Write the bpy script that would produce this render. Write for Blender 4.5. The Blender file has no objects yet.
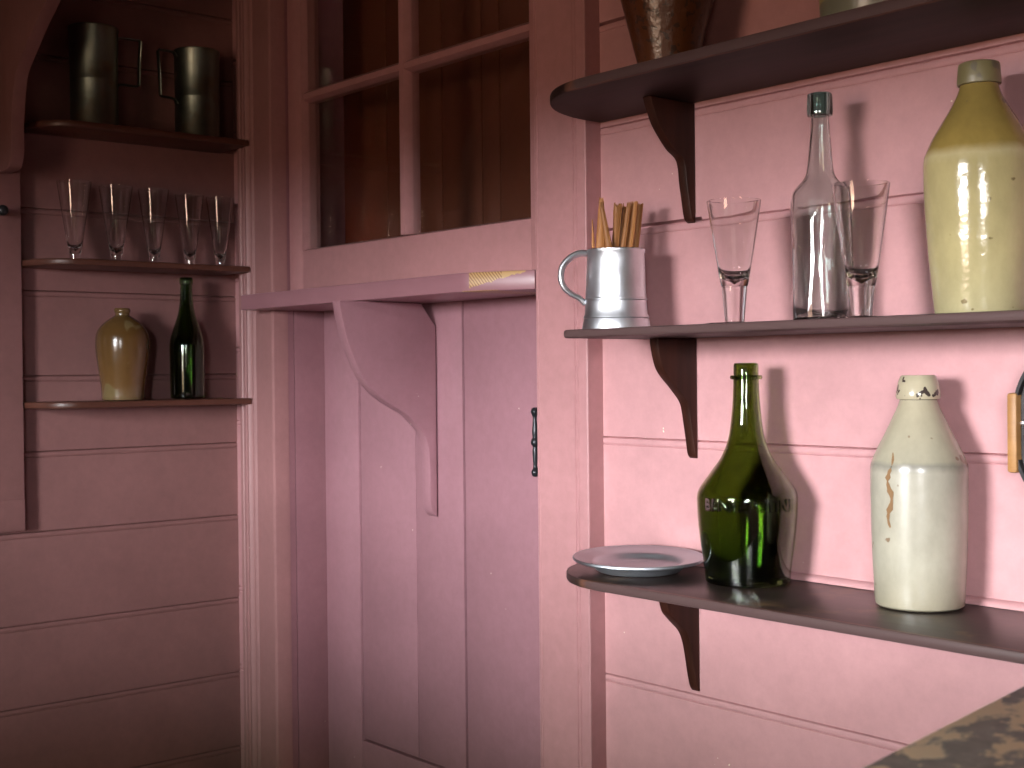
import bpy, bmesh, math, random
from mathutils import Vector, Matrix, noise

random.seed(7)
SC = bpy.context.scene
COL = SC.collection
H = 1.30            # eye height above the floor; heights below are given relative to the eye
WALL_Y = 1.30       # face of the boarded wall with the dark shelves
LEFT_X = -2.39      # face of the left wall

# ------------------------------------------------------------------ materials
def new_mat(name):
    m = bpy.data.materials.new(name); m.use_nodes = True
    nt = m.node_tree; b = nt.nodes['Principled BSDF']
    return m, nt, b

def N(nt, t, **kw):
    n = nt.nodes.new(t)
    for k, v in kw.items():
        if k in n.inputs.keys(): n.inputs[k].default_value = v
        else: setattr(n, k, v)
    return n

def ramp(nt, src, stops):
    r = nt.nodes.new('ShaderNodeValToRGB')
    cr = r.color_ramp
    while len(cr.elements) < len(stops): cr.elements.new(0.5)
    for e, (p, c) in zip(cr.elements, stops):
        e.position = p; e.color = (c[0], c[1], c[2], 1) if hasattr(c, '__len__') else (c, c, c, 1)
    nt.links.new(src, r.inputs[0])
    return r.outputs[0]

def coords(nt, scale=(1, 1, 1)):
    tc = nt.nodes.new('ShaderNodeTexCoord'); mp = nt.nodes.new('ShaderNodeMapping')
    mp.inputs['Scale'].default_value = scale
    nt.links.new(tc.outputs['Object'], mp.inputs[0])
    return mp.outputs[0]

def noise_tex(nt, vec, scale, detail=3, rough=0.55):
    n = nt.nodes.new('ShaderNodeTexNoise')
    n.inputs['Scale'].default_value = scale; n.inputs['Detail'].default_value = detail
    n.inputs['Roughness'].default_value = rough
    nt.links.new(vec, n.inputs['Vector'])
    return n.outputs['Fac']

def mix(nt, fac, a, b, mode='MIX'):
    m = nt.nodes.new('ShaderNodeMix'); m.data_type = 'RGBA'; m.blend_type = mode
    for s, v in ((0, fac), (6, a), (7, b)):
        if hasattr(v, 'is_linked'): nt.links.new(v, m.inputs[s])
        elif s == 0: m.inputs[0].default_value = v
        else: m.inputs[s].default_value = (v[0], v[1], v[2], 1)
    return m.outputs[2]

def math_n(nt, op, a, b=0.0, c=None, clamp=False):
    m = nt.nodes.new('ShaderNodeMath'); m.operation = op; m.use_clamp = clamp
    for i, v in enumerate((a, b) if c is None else (a, b, c)):
        if hasattr(v, 'is_linked'): nt.links.new(v, m.inputs[i])
        else: m.inputs[i].default_value = v
    return m.outputs[0]

def bump(nt, b, h, strength=0.2, dist=0.002):
    n = nt.nodes.new('ShaderNodeBump')
    n.inputs['Strength'].default_value = strength; n.inputs['Distance'].default_value = dist
    nt.links.new(h, n.inputs['Height']); nt.links.new(n.outputs[0], b.inputs['Normal'])

def paint(name, col, rough=0.45, grain=(1, 1, 1), chips=0.0, chipcol=(.78, .68, .55)):
    m, nt, b = new_mat(name)
    v = coords(nt); vg = coords(nt, grain)
    f = noise_tex(nt, v, 6, 4)
    c = ramp(nt, f, [(.3, [x*.90 for x in col]), (.7, [min(1, x*1.06) for x in col])])
    c = mix(nt, 1.0, c, ramp(nt, noise_tex(nt, v, 55, 5, .7), [(.3, (.93, .925, .92)), (.7, (1.05, 1.05, 1.05))]), 'MULTIPLY')
    if chips:
        cf = noise_tex(nt, v, 95, 2, .5)
        region = noise_tex(nt, v, 7, 1, .5)
        s = math_n(nt, 'ADD', cf, math_n(nt, 'MULTIPLY', region, .25))
        mask = ramp(nt, s, [(chips, 0.0), (min(chips+.006, .999), 1.0)])
        c = mix(nt, mask, c, chipcol)
    nt.links.new(c, b.inputs['Base Color'])
    b.inputs['Roughness'].default_value = rough
    b.inputs['Specular IOR Level'].default_value = .45
    g = noise_tex(nt, vg, 60, 4)
    bump(nt, b, g, .18, .0015)
    return m

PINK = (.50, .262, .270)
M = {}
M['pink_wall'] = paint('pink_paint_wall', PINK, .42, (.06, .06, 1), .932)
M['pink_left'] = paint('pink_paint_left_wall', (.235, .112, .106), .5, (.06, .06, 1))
M['pink_trim'] = paint('pink_paint_trim', (.44, .218, .224), .40, (1, 1, .05), .935)
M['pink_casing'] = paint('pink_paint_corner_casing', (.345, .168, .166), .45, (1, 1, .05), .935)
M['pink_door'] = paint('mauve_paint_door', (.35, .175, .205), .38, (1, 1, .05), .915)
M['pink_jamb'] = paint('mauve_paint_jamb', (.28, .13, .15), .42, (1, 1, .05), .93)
M['plaster'] = paint('ceiling_boards_paint', (.10, .05, .03), .6)
M['dark_boards'] = paint('dark_brown_boards', (.07, .035, .022), .55, (1, 1, .05))
M['inner_brown'] = paint('brown_plank_paint', (.17, .055, .030), .5, (1, 1, .05))

def counter_paint():
    m, nt, b = new_mat('pink_counter_paint_worn')
    tc = nt.nodes.new('ShaderNodeTexCoord')
    sep = nt.nodes.new('ShaderNodeSeparateXYZ'); nt.links.new(tc.outputs['Object'], sep.inputs[0])
    v = coords(nt)
    f = noise_tex(nt, v, 9, 4)
    base = ramp(nt, f, [(.3, (.29, .135, .158)), (.7, (.33, .158, .182))])
    # worn chamfer: object x runs along the board (0 at the chamfer's front corner), z from its underside
    x, z = sep.outputs[0], sep.outputs[2]
    nz = noise_tex(nt, v, 70, 4, .6)
    low = math_n(nt, 'MULTIPLY_ADD', x, .26, .0035)
    low = math_n(nt, 'ADD', low, math_n(nt, 'MULTIPLY', math_n(nt, 'SUBTRACT', nz, .5), .012))
    above = math_n(nt, 'GREATER_THAN', z, low)
    x0 = math_n(nt, 'GREATER_THAN', x, .0085)
    x1 = math_n(nt, 'LESS_THAN', x, .088)
    lo = math_n(nt, 'LESS_THAN', z, .0012)
    lo = math_n(nt, 'MULTIPLY', lo, math_n(nt, 'LESS_THAN', x, .05))
    lo = math_n(nt, 'MULTIPLY', lo, math_n(nt, 'GREATER_THAN', x, -.004))
    mask = math_n(nt, 'MAXIMUM', math_n(nt, 'MULTIPLY', math_n(nt, 'MULTIPLY', above, x0), x1), lo)
    w = nt.nodes.new('ShaderNodeTexWave'); w.inputs['Scale'].default_value = 95
    w.inputs['Distortion'].default_value = 1.5; w.bands_direction = 'DIAGONAL'
    nt.links.new(v, w.inputs['Vector'])
    hat = math_n(nt, 'MULTIPLY', w.outputs['Fac'], math_n(nt, 'LESS_THAN', x, .055))
    wood = ramp(nt, hat, [(.45, (.50, .31, .13)), (.75, (.25, .12, .045))])
    c = mix(nt, mask, base, wood)
    nt.links.new(c, b.inputs['Base Color'])
    b.inputs['Roughness'].default_value = .3
    bump(nt, b, noise_tex(nt, coords(nt, (.1, 1, 1)), 60), .15, .001)
    return m
M['counter'] = counter_paint()

def dark_wood(name, c0, c1, rough=.42, wear=None, grain=(.08, 1, 1), front=None, spec=.5):
    m, nt, b = new_mat(name)
    v = coords(nt, grain)
    f = noise_tex(nt, v, 45, 5, .6)
    c = ramp(nt, f, [(.35, c0), (.7, c1)])
    if wear:
        w = noise_tex(nt, coords(nt), 16, 5, .65)
        mk = ramp(nt, w, [(.56, 0.0), (.68, .8)])
        c = mix(nt, mk, c, wear)
    if front:      # front face painted paler to imitate window light; red undercoat worn on the arris
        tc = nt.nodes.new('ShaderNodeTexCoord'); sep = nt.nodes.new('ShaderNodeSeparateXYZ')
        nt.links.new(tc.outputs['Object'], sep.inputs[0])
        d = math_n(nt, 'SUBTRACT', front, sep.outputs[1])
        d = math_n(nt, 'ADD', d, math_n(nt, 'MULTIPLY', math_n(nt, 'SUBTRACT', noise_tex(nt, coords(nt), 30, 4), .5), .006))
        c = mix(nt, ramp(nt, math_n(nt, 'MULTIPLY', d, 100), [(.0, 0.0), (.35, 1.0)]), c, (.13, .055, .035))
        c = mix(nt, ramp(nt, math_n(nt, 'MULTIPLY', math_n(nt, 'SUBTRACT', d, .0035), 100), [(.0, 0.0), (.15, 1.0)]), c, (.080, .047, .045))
    nt.links.new(c, b.inputs['Base Color'])
    b.inputs['Roughness'].default_value = rough
    bump(nt, b, f, .25, .001)
    b.inputs['Specular IOR Level'].default_value = spec
    return m
M['shelf'] = dark_wood('dark_shelf_wood', (.018, .009, .008), (.034, .016, .014), .5, front=-.176, spec=.18)
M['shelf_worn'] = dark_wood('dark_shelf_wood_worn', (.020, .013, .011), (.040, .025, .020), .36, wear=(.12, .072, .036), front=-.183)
M['bracket'] = dark_wood('dark_bracket_wood', (.022, .007, .004), (.044, .013, .008), .45, spec=.2, grain=(1, 1, .1))
M['shelf_left'] = dark_wood('red_brown_shelf_wood', (.075, .026, .016), (.11, .038, .024), .4, grain=(1, .08, 1))

def bar_mat():
    m, nt, b = new_mat('worn_bar_top_paint')
    v = coords(nt, (1, .55, 1))
    a = noise_tex(nt, v, 46, 4, .55)
    e = noise_tex(nt, coords(nt), 90, 3, .6)
    tc = nt.nodes.new('ShaderNodeTexCoord'); sep = nt.nodes.new('ShaderNodeSeparateXYZ')
    nt.links.new(tc.outputs['Object'], sep.inputs[0])
    edge = math_n(nt, 'SUBTRACT', 1.0, math_n(nt, 'MULTIPLY', sep.outputs[0], 14.0), clamp=True)  # paint rubbed off along the edge
    s = math_n(nt, 'ADD', a, math_n(nt, 'MULTIPLY', edge, .05))
    s = math_n(nt, 'ADD', s, math_n(nt, 'MULTIPLY', math_n(nt, 'SUBTRACT', e, .5), .16))
    dark = ramp(nt, e, [(.3, (.065, .062, .050)), (.7, (.18, .17, .135))])
    c = mix(nt, ramp(nt, s, [(.505, 0.0), (.56, 1.0)]), dark, (.64, .48, .27))
    nt.links.new(c, b.inputs['Base Color']); b.inputs['Roughness'].default_value = .5
    bump(nt, b, s, .3, .002)
    return m
M['bar'] = bar_mat()

def metal(name, col, rough, nscale=18, bstr=.25, rust=None, metallic=1.0):
    m, nt, b = new_mat(name)
    v = coords(nt)
    f = noise_tex(nt, v, nscale, 3)
    c = ramp(nt, f, [(.3, [x*.8 for x in col]), (.7, col)])
    if rust:
        c = mix(nt, ramp(nt, noise_tex(nt, v, 12, 4), [(.5, 0.0), (.7, .8)]), c, rust)
    nt.links.new(c, b.inputs['Base Color'])
    b.inputs['Metallic'].default_value = metallic
    r = ramp(nt, f, [(.3, rough*.85), (.7, min(1, rough*1.2))]); nt.links.new(r, b.inputs['Roughness'])
    bump(nt, b, f, bstr, .003)
    return m
M['pewter'] = metal('bright_pewter', (.78, .80, .84), .40, 26, .5)
M['pewter_plate'] = metal('grey_pewter', (.55, .58, .62), .44, 14, .15)
M['tin_dark'] = metal('tarnished_pewter', (.22, .26, .22), .36, 16, .3, rust=(.20, .14, .08))
M['iron'] = metal('black_iron', (.03, .032, .036), .35, 60, .3, metallic=.5)

def glaze(name, layers, rough=.18, bstr=.25, spots=None, bscale=70):
    """layers: list of (height, colour) along object z, mottled."""
    m, nt, b = new_mat(name)
    tc = nt.nodes.new('ShaderNodeTexCoord'); sep = nt.nodes.new('ShaderNodeSeparateXYZ')
    nt.links.new(tc.outputs['Object'], sep.inputs[0])
    v = coords(nt)
    n1 = noise_tex(nt, v, 26, 4)
    z = math_n(nt, 'ADD', sep.outputs[2], math_n(nt, 'MULTIPLY', math_n(nt, 'SUBTRACT', n1, .5), .012))
    lo, hi = layers[0][0], layers[-1][0]
    t = math_n(nt, 'DIVIDE', math_n(nt, 'SUBTRACT', z, lo), hi-lo)
    c = ramp(nt, t, [((h-lo)/(hi-lo), col) for h, col in layers])
    mot = ramp(nt, noise_tex(nt, coords(nt, (1, 1, .6)), 20, 5, .65), [(.3, (.78, .76, .72)), (.7, (1.08, 1.05, 1.0))])
    c = mix(nt, 1.0, c, mot, 'MULTIPLY')
    if spots:
        for (sc, th, scol) in spots:
            mk = ramp(nt, noise_tex(nt, v, sc, 2), [(th, 0.0), (th+.03, 1.0)])
            c = mix(nt, mk, c, scol)
    nt.links.new(c, b.inputs['Base Color'])
    b.inputs['Roughness'].default_value = rough
    b.inputs['IOR'].default_value = 1.55
    bump(nt, b, noise_tex(nt, v, bscale, 3), bstr, .0012)
    return m
M['yellow_glaze'] = glaze('mustard_stoneware_glaze',
    [(0, (.36, .325, .19)), (.06, (.42, .365, .19)), (.150, (.39, .335, .165)), (.158, (.44, .38, .21)), (.168, (.27, .195, .055)), (.24, (.23, .17, .05))], .14, .55,
    [(60, .70, (.16, .12, .05))])
M['yellow_lip'] = glaze('olive_lip_glaze', [(0, (.19, .165, .08)), (.1, (.19, .165, .08))], .4, .5, [(50, .60, (.13, .11, .07))])
M['white_glaze'] = glaze('cream_stoneware_glaze',
    [(0, (.29, .265, .20)), (.05, (.37, .352, .288)), (.143, (.36, .343, .285)), (.151, (.23, .22, .185)), (.156, (.34, .318, .245)), (.21, (.37, .335, .245))], .26, .2,
    [(55, .70, (.20, .14, .09)), (14, .73, (.40, .24, .10))])
M['white_lip'] = glaze('cream_lip_glaze', [(0, (.42, .375, .27)), (.1, (.42, .375, .27))], .2, .2, [(95, .60, (.05, .035, .03))])
M['jug_glaze'] = glaze('brown_salt_glaze', [(0, (.16, .105, .055)), (.03, (.14, .075, .026)), (.12, (.115, .060, .018)), (.17, (.14, .085, .034))], .2, .2,
    [(18, .60, (.16, .115, .05))])
M['crock_brown'] = glaze('dark_brown_glaze', [(0, (.105, .034, .011)), (.3, (.09, .03, .012))], .3, 1.0, [(110, .58, (.045, .02, .012))], 80)
M['crock_olive'] = glaze('olive_grey_glaze', [(0, (.17, .17, .12)), (.028, (.17, .17, .12)), (.031, (.42, .37, .13)), (.037, (.42, .37, .13)), (.041, (.15, .15, .11)), (.2, (.17, .16, .11))], .3, .3)

def glass(name, col, rough=0.0, ior=1.5, bstr=0.0, bscale=30, stretch=(1, 1, .25)):
    m, nt, b = new_mat(name)
    b.inputs['Base Color'].default_value = (*col, 1)
    b.inputs['Transmission Weight'].default_value = 1
    b.inputs['Roughness'].default_value = rough
    b.inputs['IOR'].default_value = ior
    if bstr:
        bump(nt, b, noise_tex(nt, coords(nt, stretch), bscale, 2), bstr, .001)
    return m
M['clear_glass'] = glass('clear_glass', (.985, .985, .985))
M['aqua_glass'] = glass('aqua_glass', (.84, .92, .90), .03, 1.5, 1.0, 60)
M['aqua_lip'] = glass('aqua_lip_glass', (.34, .54, .50), .02, 1.5, .3, 45)
M['green_glass'] = glass('olive_green_glass', (.27, .38, .10), .03, 1.5, .22, 35)
nt_ = M['green_glass'].node_tree      # shade painted into the glass colour, darker towards the foot; wall thickness is even
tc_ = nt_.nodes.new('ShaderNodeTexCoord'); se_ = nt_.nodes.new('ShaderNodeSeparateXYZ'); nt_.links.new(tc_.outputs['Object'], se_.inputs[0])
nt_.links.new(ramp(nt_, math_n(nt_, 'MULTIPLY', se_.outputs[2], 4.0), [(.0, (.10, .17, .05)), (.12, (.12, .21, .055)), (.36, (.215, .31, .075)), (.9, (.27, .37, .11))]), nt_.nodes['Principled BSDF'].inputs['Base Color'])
M['wine_glass'] = glass('dark_green_glass', (.12, .22, .06), .03, 1.5, .12, 30)

def pane_mat():
    m, nt, b = new_mat('old_window_pane')
    nt.nodes.remove(b)
    out = nt.nodes['Material Output']
    tr = nt.nodes.new('ShaderNodeBsdfTransparent'); tr.inputs[0].default_value = (.93, .93, .92, 1)
    gl = nt.nodes.new('ShaderNodeBsdfGlossy'); gl.inputs['Roughness'].default_value = .01
    fr = nt.nodes.new('ShaderNodeFresnel'); ge = nt.nodes.new('ShaderNodeNewGeometry')
    nt.links.new(math_n(nt, 'SUBTRACT', 1.5, math_n(nt, 'MULTIPLY', ge.outputs['Backfacing'], 1.5-1/1.5)), fr.inputs['IOR'])
    mx = nt.nodes.new('ShaderNodeMixShader')
    nt.links.new(fr.outputs[0], mx.inputs[0]); nt.links.new(tr.outputs[0], mx.inputs[1]); nt.links.new(gl.outputs[0], mx.inputs[2])
    nt.links.new(mx.outputs[0], out.inputs['Surface'])
    return m
M['pane'] = pane_mat()
def sky_dimmer():  # made-up dark filter that weakens daylight through the upper windows
    m, nt, b = new_mat('added_sky_dimmer_pane'); nt.nodes.remove(b)
    tr = nt.nodes.new('ShaderNodeBsdfTransparent'); tr.inputs[0].default_value = (.10, .10, .095, 1)
    nt.links.new(tr.outputs[0], nt.nodes['Material Output'].inputs['Surface'])
    return m
M['sky_dimmer_pane'] = sky_dimmer()

M['cinnamon'] = dark_wood('cinnamon_bark', (.30, .115, .032), (.60, .285, .095), .6, grain=(1, 1, .12))
M['cinnamon_dark'] = dark_wood('cinnamon_bark_dark', (.22, .085, .025), (.44, .20, .065), .6, grain=(1, 1, .12))
M['keg_wood'] = dark_wood('pale_keg_wood', (.26, .12, .035), (.40, .20, .065), .5)
M['keg_dark'] = dark_wood('black_keg_face', (.012, .010, .011), (.03, .025, .025), .35)
M['floor_wood'] = dark_wood('floor_boards', (.06, .032, .02), (.10, .055, .034), .5)
M['roof_wood'] = dark_wood('porch_roof_boards', (.12, .08, .05), (.18, .12, .08), .7)

# ------------------------------------------------------------------ mesh helpers
def finish(bm, sharp=32):
    bmesh.ops.recalc_face_normals(bm, faces=bm.faces[:])
    lim = math.radians(sharp)
    for f in bm.faces: f.smooth = True
    for e in bm.edges:
        e.smooth = not (len(e.link_faces) == 2 and e.calc_face_angle(0) > lim)
    return bm

def obj(name, bm, mat, parent=None, loc=None, sharp=32):
    finish(bm, sharp)
    me = bpy.data.meshes.new(name); bm.to_mesh(me); bm.free()
    me.materials.append(M[mat])
    o = bpy.data.objects.new(name, me); COL.objects.link(o)
    if parent: o.parent = parent
    if loc: o.location = loc
    return o

def tag(o, label, cat, group=None):
    o['label'] = label; o['category'] = cat
    if group: o['group'] = group
    return o

def thing(name, label, cat, loc, group=None, rot=None):
    o = bpy.data.objects.new(name, None); o.empty_display_size = .03; COL.objects.link(o)
    o.location = (loc[0], loc[1], loc[2]+H)
    if rot: o.rotation_euler = rot
    return tag(o, label, cat, group)

def struct(name, bm, mat, parent=None, loc=(0, 0, H)):
    o = obj(name, bm, mat, parent, loc if parent is None else None)
    if parent is None: o['kind'] = 'structure'
    return o

def box(bm, x0, x1, y0, y1, z0, z1, bev=0.0):
    t = bmesh.new()
    vs = [t.verts.new((x, y, z)) for z in (z0, z1) for y in (y0, y1) for x in (x0, x1)]
    for q in ((0, 1, 3, 2), (4, 6, 7, 5), (0, 4, 5, 1), (2, 3, 7, 6), (0, 2, 6, 4), (1, 5, 7, 3)):
        t.faces.new([vs[i] for i in q])
    if bev: bmesh.ops.bevel(t, geom=t.edges[:], offset=bev, segments=2, profile=.5, affect='EDGES')
    join(bm, t)

def join(bm, t):
    mp = {v: bm.verts.new(v.co) for v in t.verts}
    for f in t.faces:
        bm.faces.new([mp[v] for v in f.verts])
    t.free()

def extrude(pts, axis, a0, a1, bev=0.0, bm=None):
    """closed polygon pts extruded along axis; pts are the two other coordinates in xyz order."""
    t = bmesh.new()
    def P(p, a):
        if axis == 'x': return (a, p[0], p[1])
        if axis == 'y': return (p[0], a, p[1])
        return (p[0], p[1], a)
    A = [t.verts.new(P(p, a0)) for p in pts]; B = [t.verts.new(P(p, a1)) for p in pts]
    n = len(pts)
    f0 = t.faces.new(A); f1 = t.faces.new(B)
    for i in range(n): t.faces.new((A[i], A[(i+1) % n], B[(i+1) % n], B[i]))
    bmesh.ops.recalc_face_normals(t, faces=t.faces[:])
    if bev:
        es = list(set(list(f0.edges)+list(f1.edges)))
        bmesh.ops.bevel(t, geom=es, offset=bev, segments=2, profile=.5, affect='EDGES')
    if bm is None: return t
    join(bm, t); return bm

def catmull(pts, n=6):
    out = []
    P = [pts[0]]+list(pts)+[pts[-1]]
    for i in range(1, len(P)-2):
        p0, p1, p2, p3 = P[i-1], P[i], P[i+1], P[i+2]
        for k in range(n):
            t = k/n
            out.append(tuple(.5*((2*b)+(-a+c)*t+(2*a-5*b+4*c-d)*t*t+(-a+3*b-3*c+d)*t**3) for a, b, c, d in zip(p0, p1, p2, p3)))
    out.append(tuple(pts[-1]))
    return out

def lathe(prof, seg=64, bm=None, closed=False, wob=None):
    """prof: (r,z) list; points with r<=1e-6 sit on the axis."""
    if bm is None: bm = bmesh.new()
    rings = []
    for i, (r, z) in enumerate(prof):
        if r <= 1e-6: rings.append([bm.verts.new((0, 0, z))])
        else:
            ring = []
            for k in range(seg):
                a = 2*math.pi*k/seg
                rr = r if wob is None else r*wob(a, z)
                ring.append(bm.verts.new((rr*math.cos(a), rr*math.sin(a), z)))
            rings.append(ring)
    pairs = list(zip(rings, rings[1:]))
    if closed: pairs.append((rings[-1], rings[0]))
    for A, B in pairs:
        if len(A) == 1 and len(B) == 1: continue
        for k in range(seg):
            k2 = (k+1) % seg
            if len(A) == 1: bm.faces.new((A[0], B[k2], B[k]))
            elif len(B) == 1: bm.faces.new((A[k], A[k2], B[0]))
            else: bm.faces.new((A[k], A[k2], B[k2], B[k]))
    return bm

def tube(bm, pts, rad, seg=12, flat=(1, 1), up=Vector((0, 0, 1)), side=None):
    pts = [Vector(p) for p in pts]
    rad = rad if hasattr(rad, '__len__') else [rad]*len(pts)
    rings = []
    for i, p in enumerate(pts):
        d = (pts[min(i+1, len(pts)-1)]-pts[max(i-1, 0)]).normalized()
        s = d.cross(up) if side is None else Vector(side)
        if s.length < 1e-4: s = d.cross(Vector((1, 0, 0)))
        s.normalize(); u = s.cross(d).normalized()
        rings.append([bm.verts.new(p+rad[i]*(flat[0]*math.cos(2*math.pi*k/seg)*s+flat[1]*math.sin(2*math.pi*k/seg)*u)) for k in range(seg)])
    for A, B in zip(rings, rings[1:]):
        for k in range(seg): bm.faces.new((A[k], A[(k+1) % seg], B[(k+1) % seg], B[k]))
    bm.faces.new(rings[0]); bm.faces.new(rings[-1])
    return bm

# ------------------------------------------------------------------ the setting
def board_profile(zs, zlo, zhi, wide={}):
    """section of beaded boarding as (offset into wall, z); offset 0 is the face, + goes into the wall."""
    p = [(0, zhi)]
    for z in sorted(zs, reverse=True):
        w_ = wide.get(z, 0)
        p += [(0, z+.0014+w_), (.0045+w_*3, z+w_*.8), (.0045+w_*3, z), (.0008, z-.0012)]
        for k in range(1, 6):
            a = math.pi*k/6
            p.append((.0003-.0006*math.sin(a), z-.0016-.0072*(k/6)))
        p += [(.0006, z-.0090), (.0016, z-.0098), (0, z-.0108)]
    p += [(0, zlo), (.03, zlo), (.03, zhi)]
    return p

ZL, ZH = -H, 1.0
FRONT = -.90
back_z = [.77, .62, .4785, .3355, .191, .0520, -.0935, -.4237, -.58, -.74, -.90, -1.06]
bm = extrude([(WALL_Y+o, z) for o, z in board_profile(back_z, ZL, ZH)], 'x', -1.158, 2.2)
# left of the brackets two joints have opened up
extrude([(WALL_Y+o, z) for o, z in board_profile(back_z, ZL, ZH, {.4785: .0022, .191: .0035})], 'x', -1.40, -1.158, bm=bm)
# short return of the same wall between the corner and the left casing, and the part over the hatch
extrude([(WALL_Y+o, z) for o, z in board_profile(back_z, ZL, ZH)], 'x', LEFT_X-.006, -2.215, bm=bm)
box(bm, -2.215, -1.40, WALL_Y, WALL_Y+.03, .86, ZH)
struct('wall_back', bm, 'pink_wall')

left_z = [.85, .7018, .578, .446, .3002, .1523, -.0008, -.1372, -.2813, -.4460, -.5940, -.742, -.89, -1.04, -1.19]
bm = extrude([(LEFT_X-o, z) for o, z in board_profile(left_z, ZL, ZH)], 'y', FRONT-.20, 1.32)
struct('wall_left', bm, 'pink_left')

bm = bmesh.new()
n = 22
for i in range(n):
    x0 = -2.42+i*(4.65/n)
    box(bm, x0, x0+4.65/n-.003, FRONT-.24, 1.33, -H-.03, -H, .002)
struct('floor', bm, 'floor_wood')
bm = bmesh.new(); box(bm, -2.42, 2.23, FRONT-.24, 1.33, ZH, ZH+.03)
struct('ceiling', bm, 'plaster')
bm = bmesh.new(); box(bm, 2.2, 2.23, FRONT-.24, 1.33, ZL, ZH)
struct('wall_right', bm, 'dark_boards')

# wall with the two daylight windows, behind the photographer
FY1 = -.90; FY0 = FY1-.22
WA = (-1.14, -.52); WB = (.62, 1.28); WZ = (-.20, .72); WM = .42; SILL = {WA: -.20, WB: -.02}
bm = bmesh.new()
box(bm, -2.42, 2.23, FY0, FY1, ZL, WZ[0]); box(bm, -2.42, 2.23, FY0, FY1, WZ[1], ZH)
for a, b_ in ((-2.42, WA[0]), (WA[1], WB[0]), (WB[1], 2.23)): box(bm, a, b_, FY0, FY1, WZ[0], WZ[1])
box(bm, WB[0], WB[1], FY0, FY1, WZ[0], SILL[WB])
struct('wall_front', bm, 'dark_boards')
for k, (a, b_) in enumerate((WA, WB)):
    bm = bmesh.new(); z0_ = SILL[(a, b_)]
    for x in (a+.012, b_-.012): box(bm, x-.012, x+.012, FY0+.005, FY0+.05, z0_, WZ[1])
    for z in (z0_+.012, WZ[1]-.012): box(bm, a+.024, b_-.024, FY0+.005, FY0+.05, z-.012, z+.012)
    c = (a+b_)/2
    for z in (.14, WM): box(bm, a+.024, b_-.024, FY0+.01, FY0+.04, z-.008, z+.008)
    wk = struct('window_%d' % (k+2), bm, 'pink_trim')
    bm = bmesh.new(); box(bm, a+.024, b_-.024, FY0+.024, FY0+.027, WM+.008, WZ[1]-.024)
    obj('pane', bm, 'sky_dimmer_pane', wk)  # added pane, unseen: lets some sky in for glints, keeps upper walls dim

# casings of the hatch door
bm = bmesh.new()
CF = 1.27
lp = [(-2.323, 1.30), (-2.323, CF+.002), (-2.3215, CF), (-2.313, CF), (-2.3105, CF+.003), (-2.308, CF), (-2.3005, CF), (-2.2985, CF+.004), (-2.296, CF+.001),
      (-2.290, CF-.003), (-2.284, CF-.003), (-2.280, CF+.001), (-2.276, CF+.003), (-2.273, CF+.001), (-2.270, CF+.001), (-2.265, CF+.0045), (-2.262, CF+.0045),
      (-2.260, CF+.002), (-2.203, CF+.002), (-2.2015, CF+.004), (-2.2, CF+.001), (-2.196, CF-.002), (-2.191, CF), (-2.190, CF+.003), (-2.190, 1.30)]
extrude(lp, 'z', ZL, .98, bm=bm)
struct('trim_1', bm, 'pink_casing')
rp = [(-1.4500, 1.30), (-1.4500, CF+.001), (-1.4485, CF), (-1.4440, CF), (-1.4430, CF+.0015), (-1.4420, CF), (-1.3690, CF), (-1.3680, CF+.002), (-1.3665, CF),
      (-1.3630, CF), (-1.3620, CF+.0018), (-1.3605, CF), (-1.3450, CF), (-1.3435, CF+.0015), (-1.3435, 1.30)]
struct('trim_2', extrude(rp, 'z', ZL, .98), 'pink_trim')
# jambs of the recess: two boards with a crack between them
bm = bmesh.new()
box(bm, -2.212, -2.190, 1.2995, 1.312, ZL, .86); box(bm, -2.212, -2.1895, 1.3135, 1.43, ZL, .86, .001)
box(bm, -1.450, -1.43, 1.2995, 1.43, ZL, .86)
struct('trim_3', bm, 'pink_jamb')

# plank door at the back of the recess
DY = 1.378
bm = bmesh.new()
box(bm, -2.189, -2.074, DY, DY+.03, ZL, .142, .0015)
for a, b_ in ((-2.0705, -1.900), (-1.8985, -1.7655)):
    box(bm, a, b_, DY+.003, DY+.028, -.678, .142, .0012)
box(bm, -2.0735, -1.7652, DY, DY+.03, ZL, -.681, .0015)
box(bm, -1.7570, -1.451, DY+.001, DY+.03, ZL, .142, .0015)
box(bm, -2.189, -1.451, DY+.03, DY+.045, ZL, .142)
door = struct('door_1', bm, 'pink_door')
# black iron pull with turned beads
bm = bmesh.new()
hx, hy = -1.548, 1.352
prof = [(0, -.0535), (.004, -.0525), (.0062, -.048), (.0062, -.045), (.0042, -.041), (.003, -.037), (.0036, -.028), (.0044, -.014), (.0036, -.007), (.0058, -.004),
        (.0066, 0), (.0058, .004), (.0038, .007), (.0046, .015), (.0038, .027), (.003, .037), (.0042, .041), (.0062, .045), (.0062, .048), (.004, .0525), (0, .0535)]
lathe(catmull(prof, 3), 20, bm)
for v in bm.verts: v.co += Vector((hx, hy, -.110))
for z in (-.110-.0465, -.110+.0465):
    tube(bm, [(hx, hy+.003, z), (hx, DY+.0015, z)], .0042, 10)
handle = obj('door_handle', bm, 'iron', door); handle['label'] = 'black turned iron pull handle'

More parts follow.
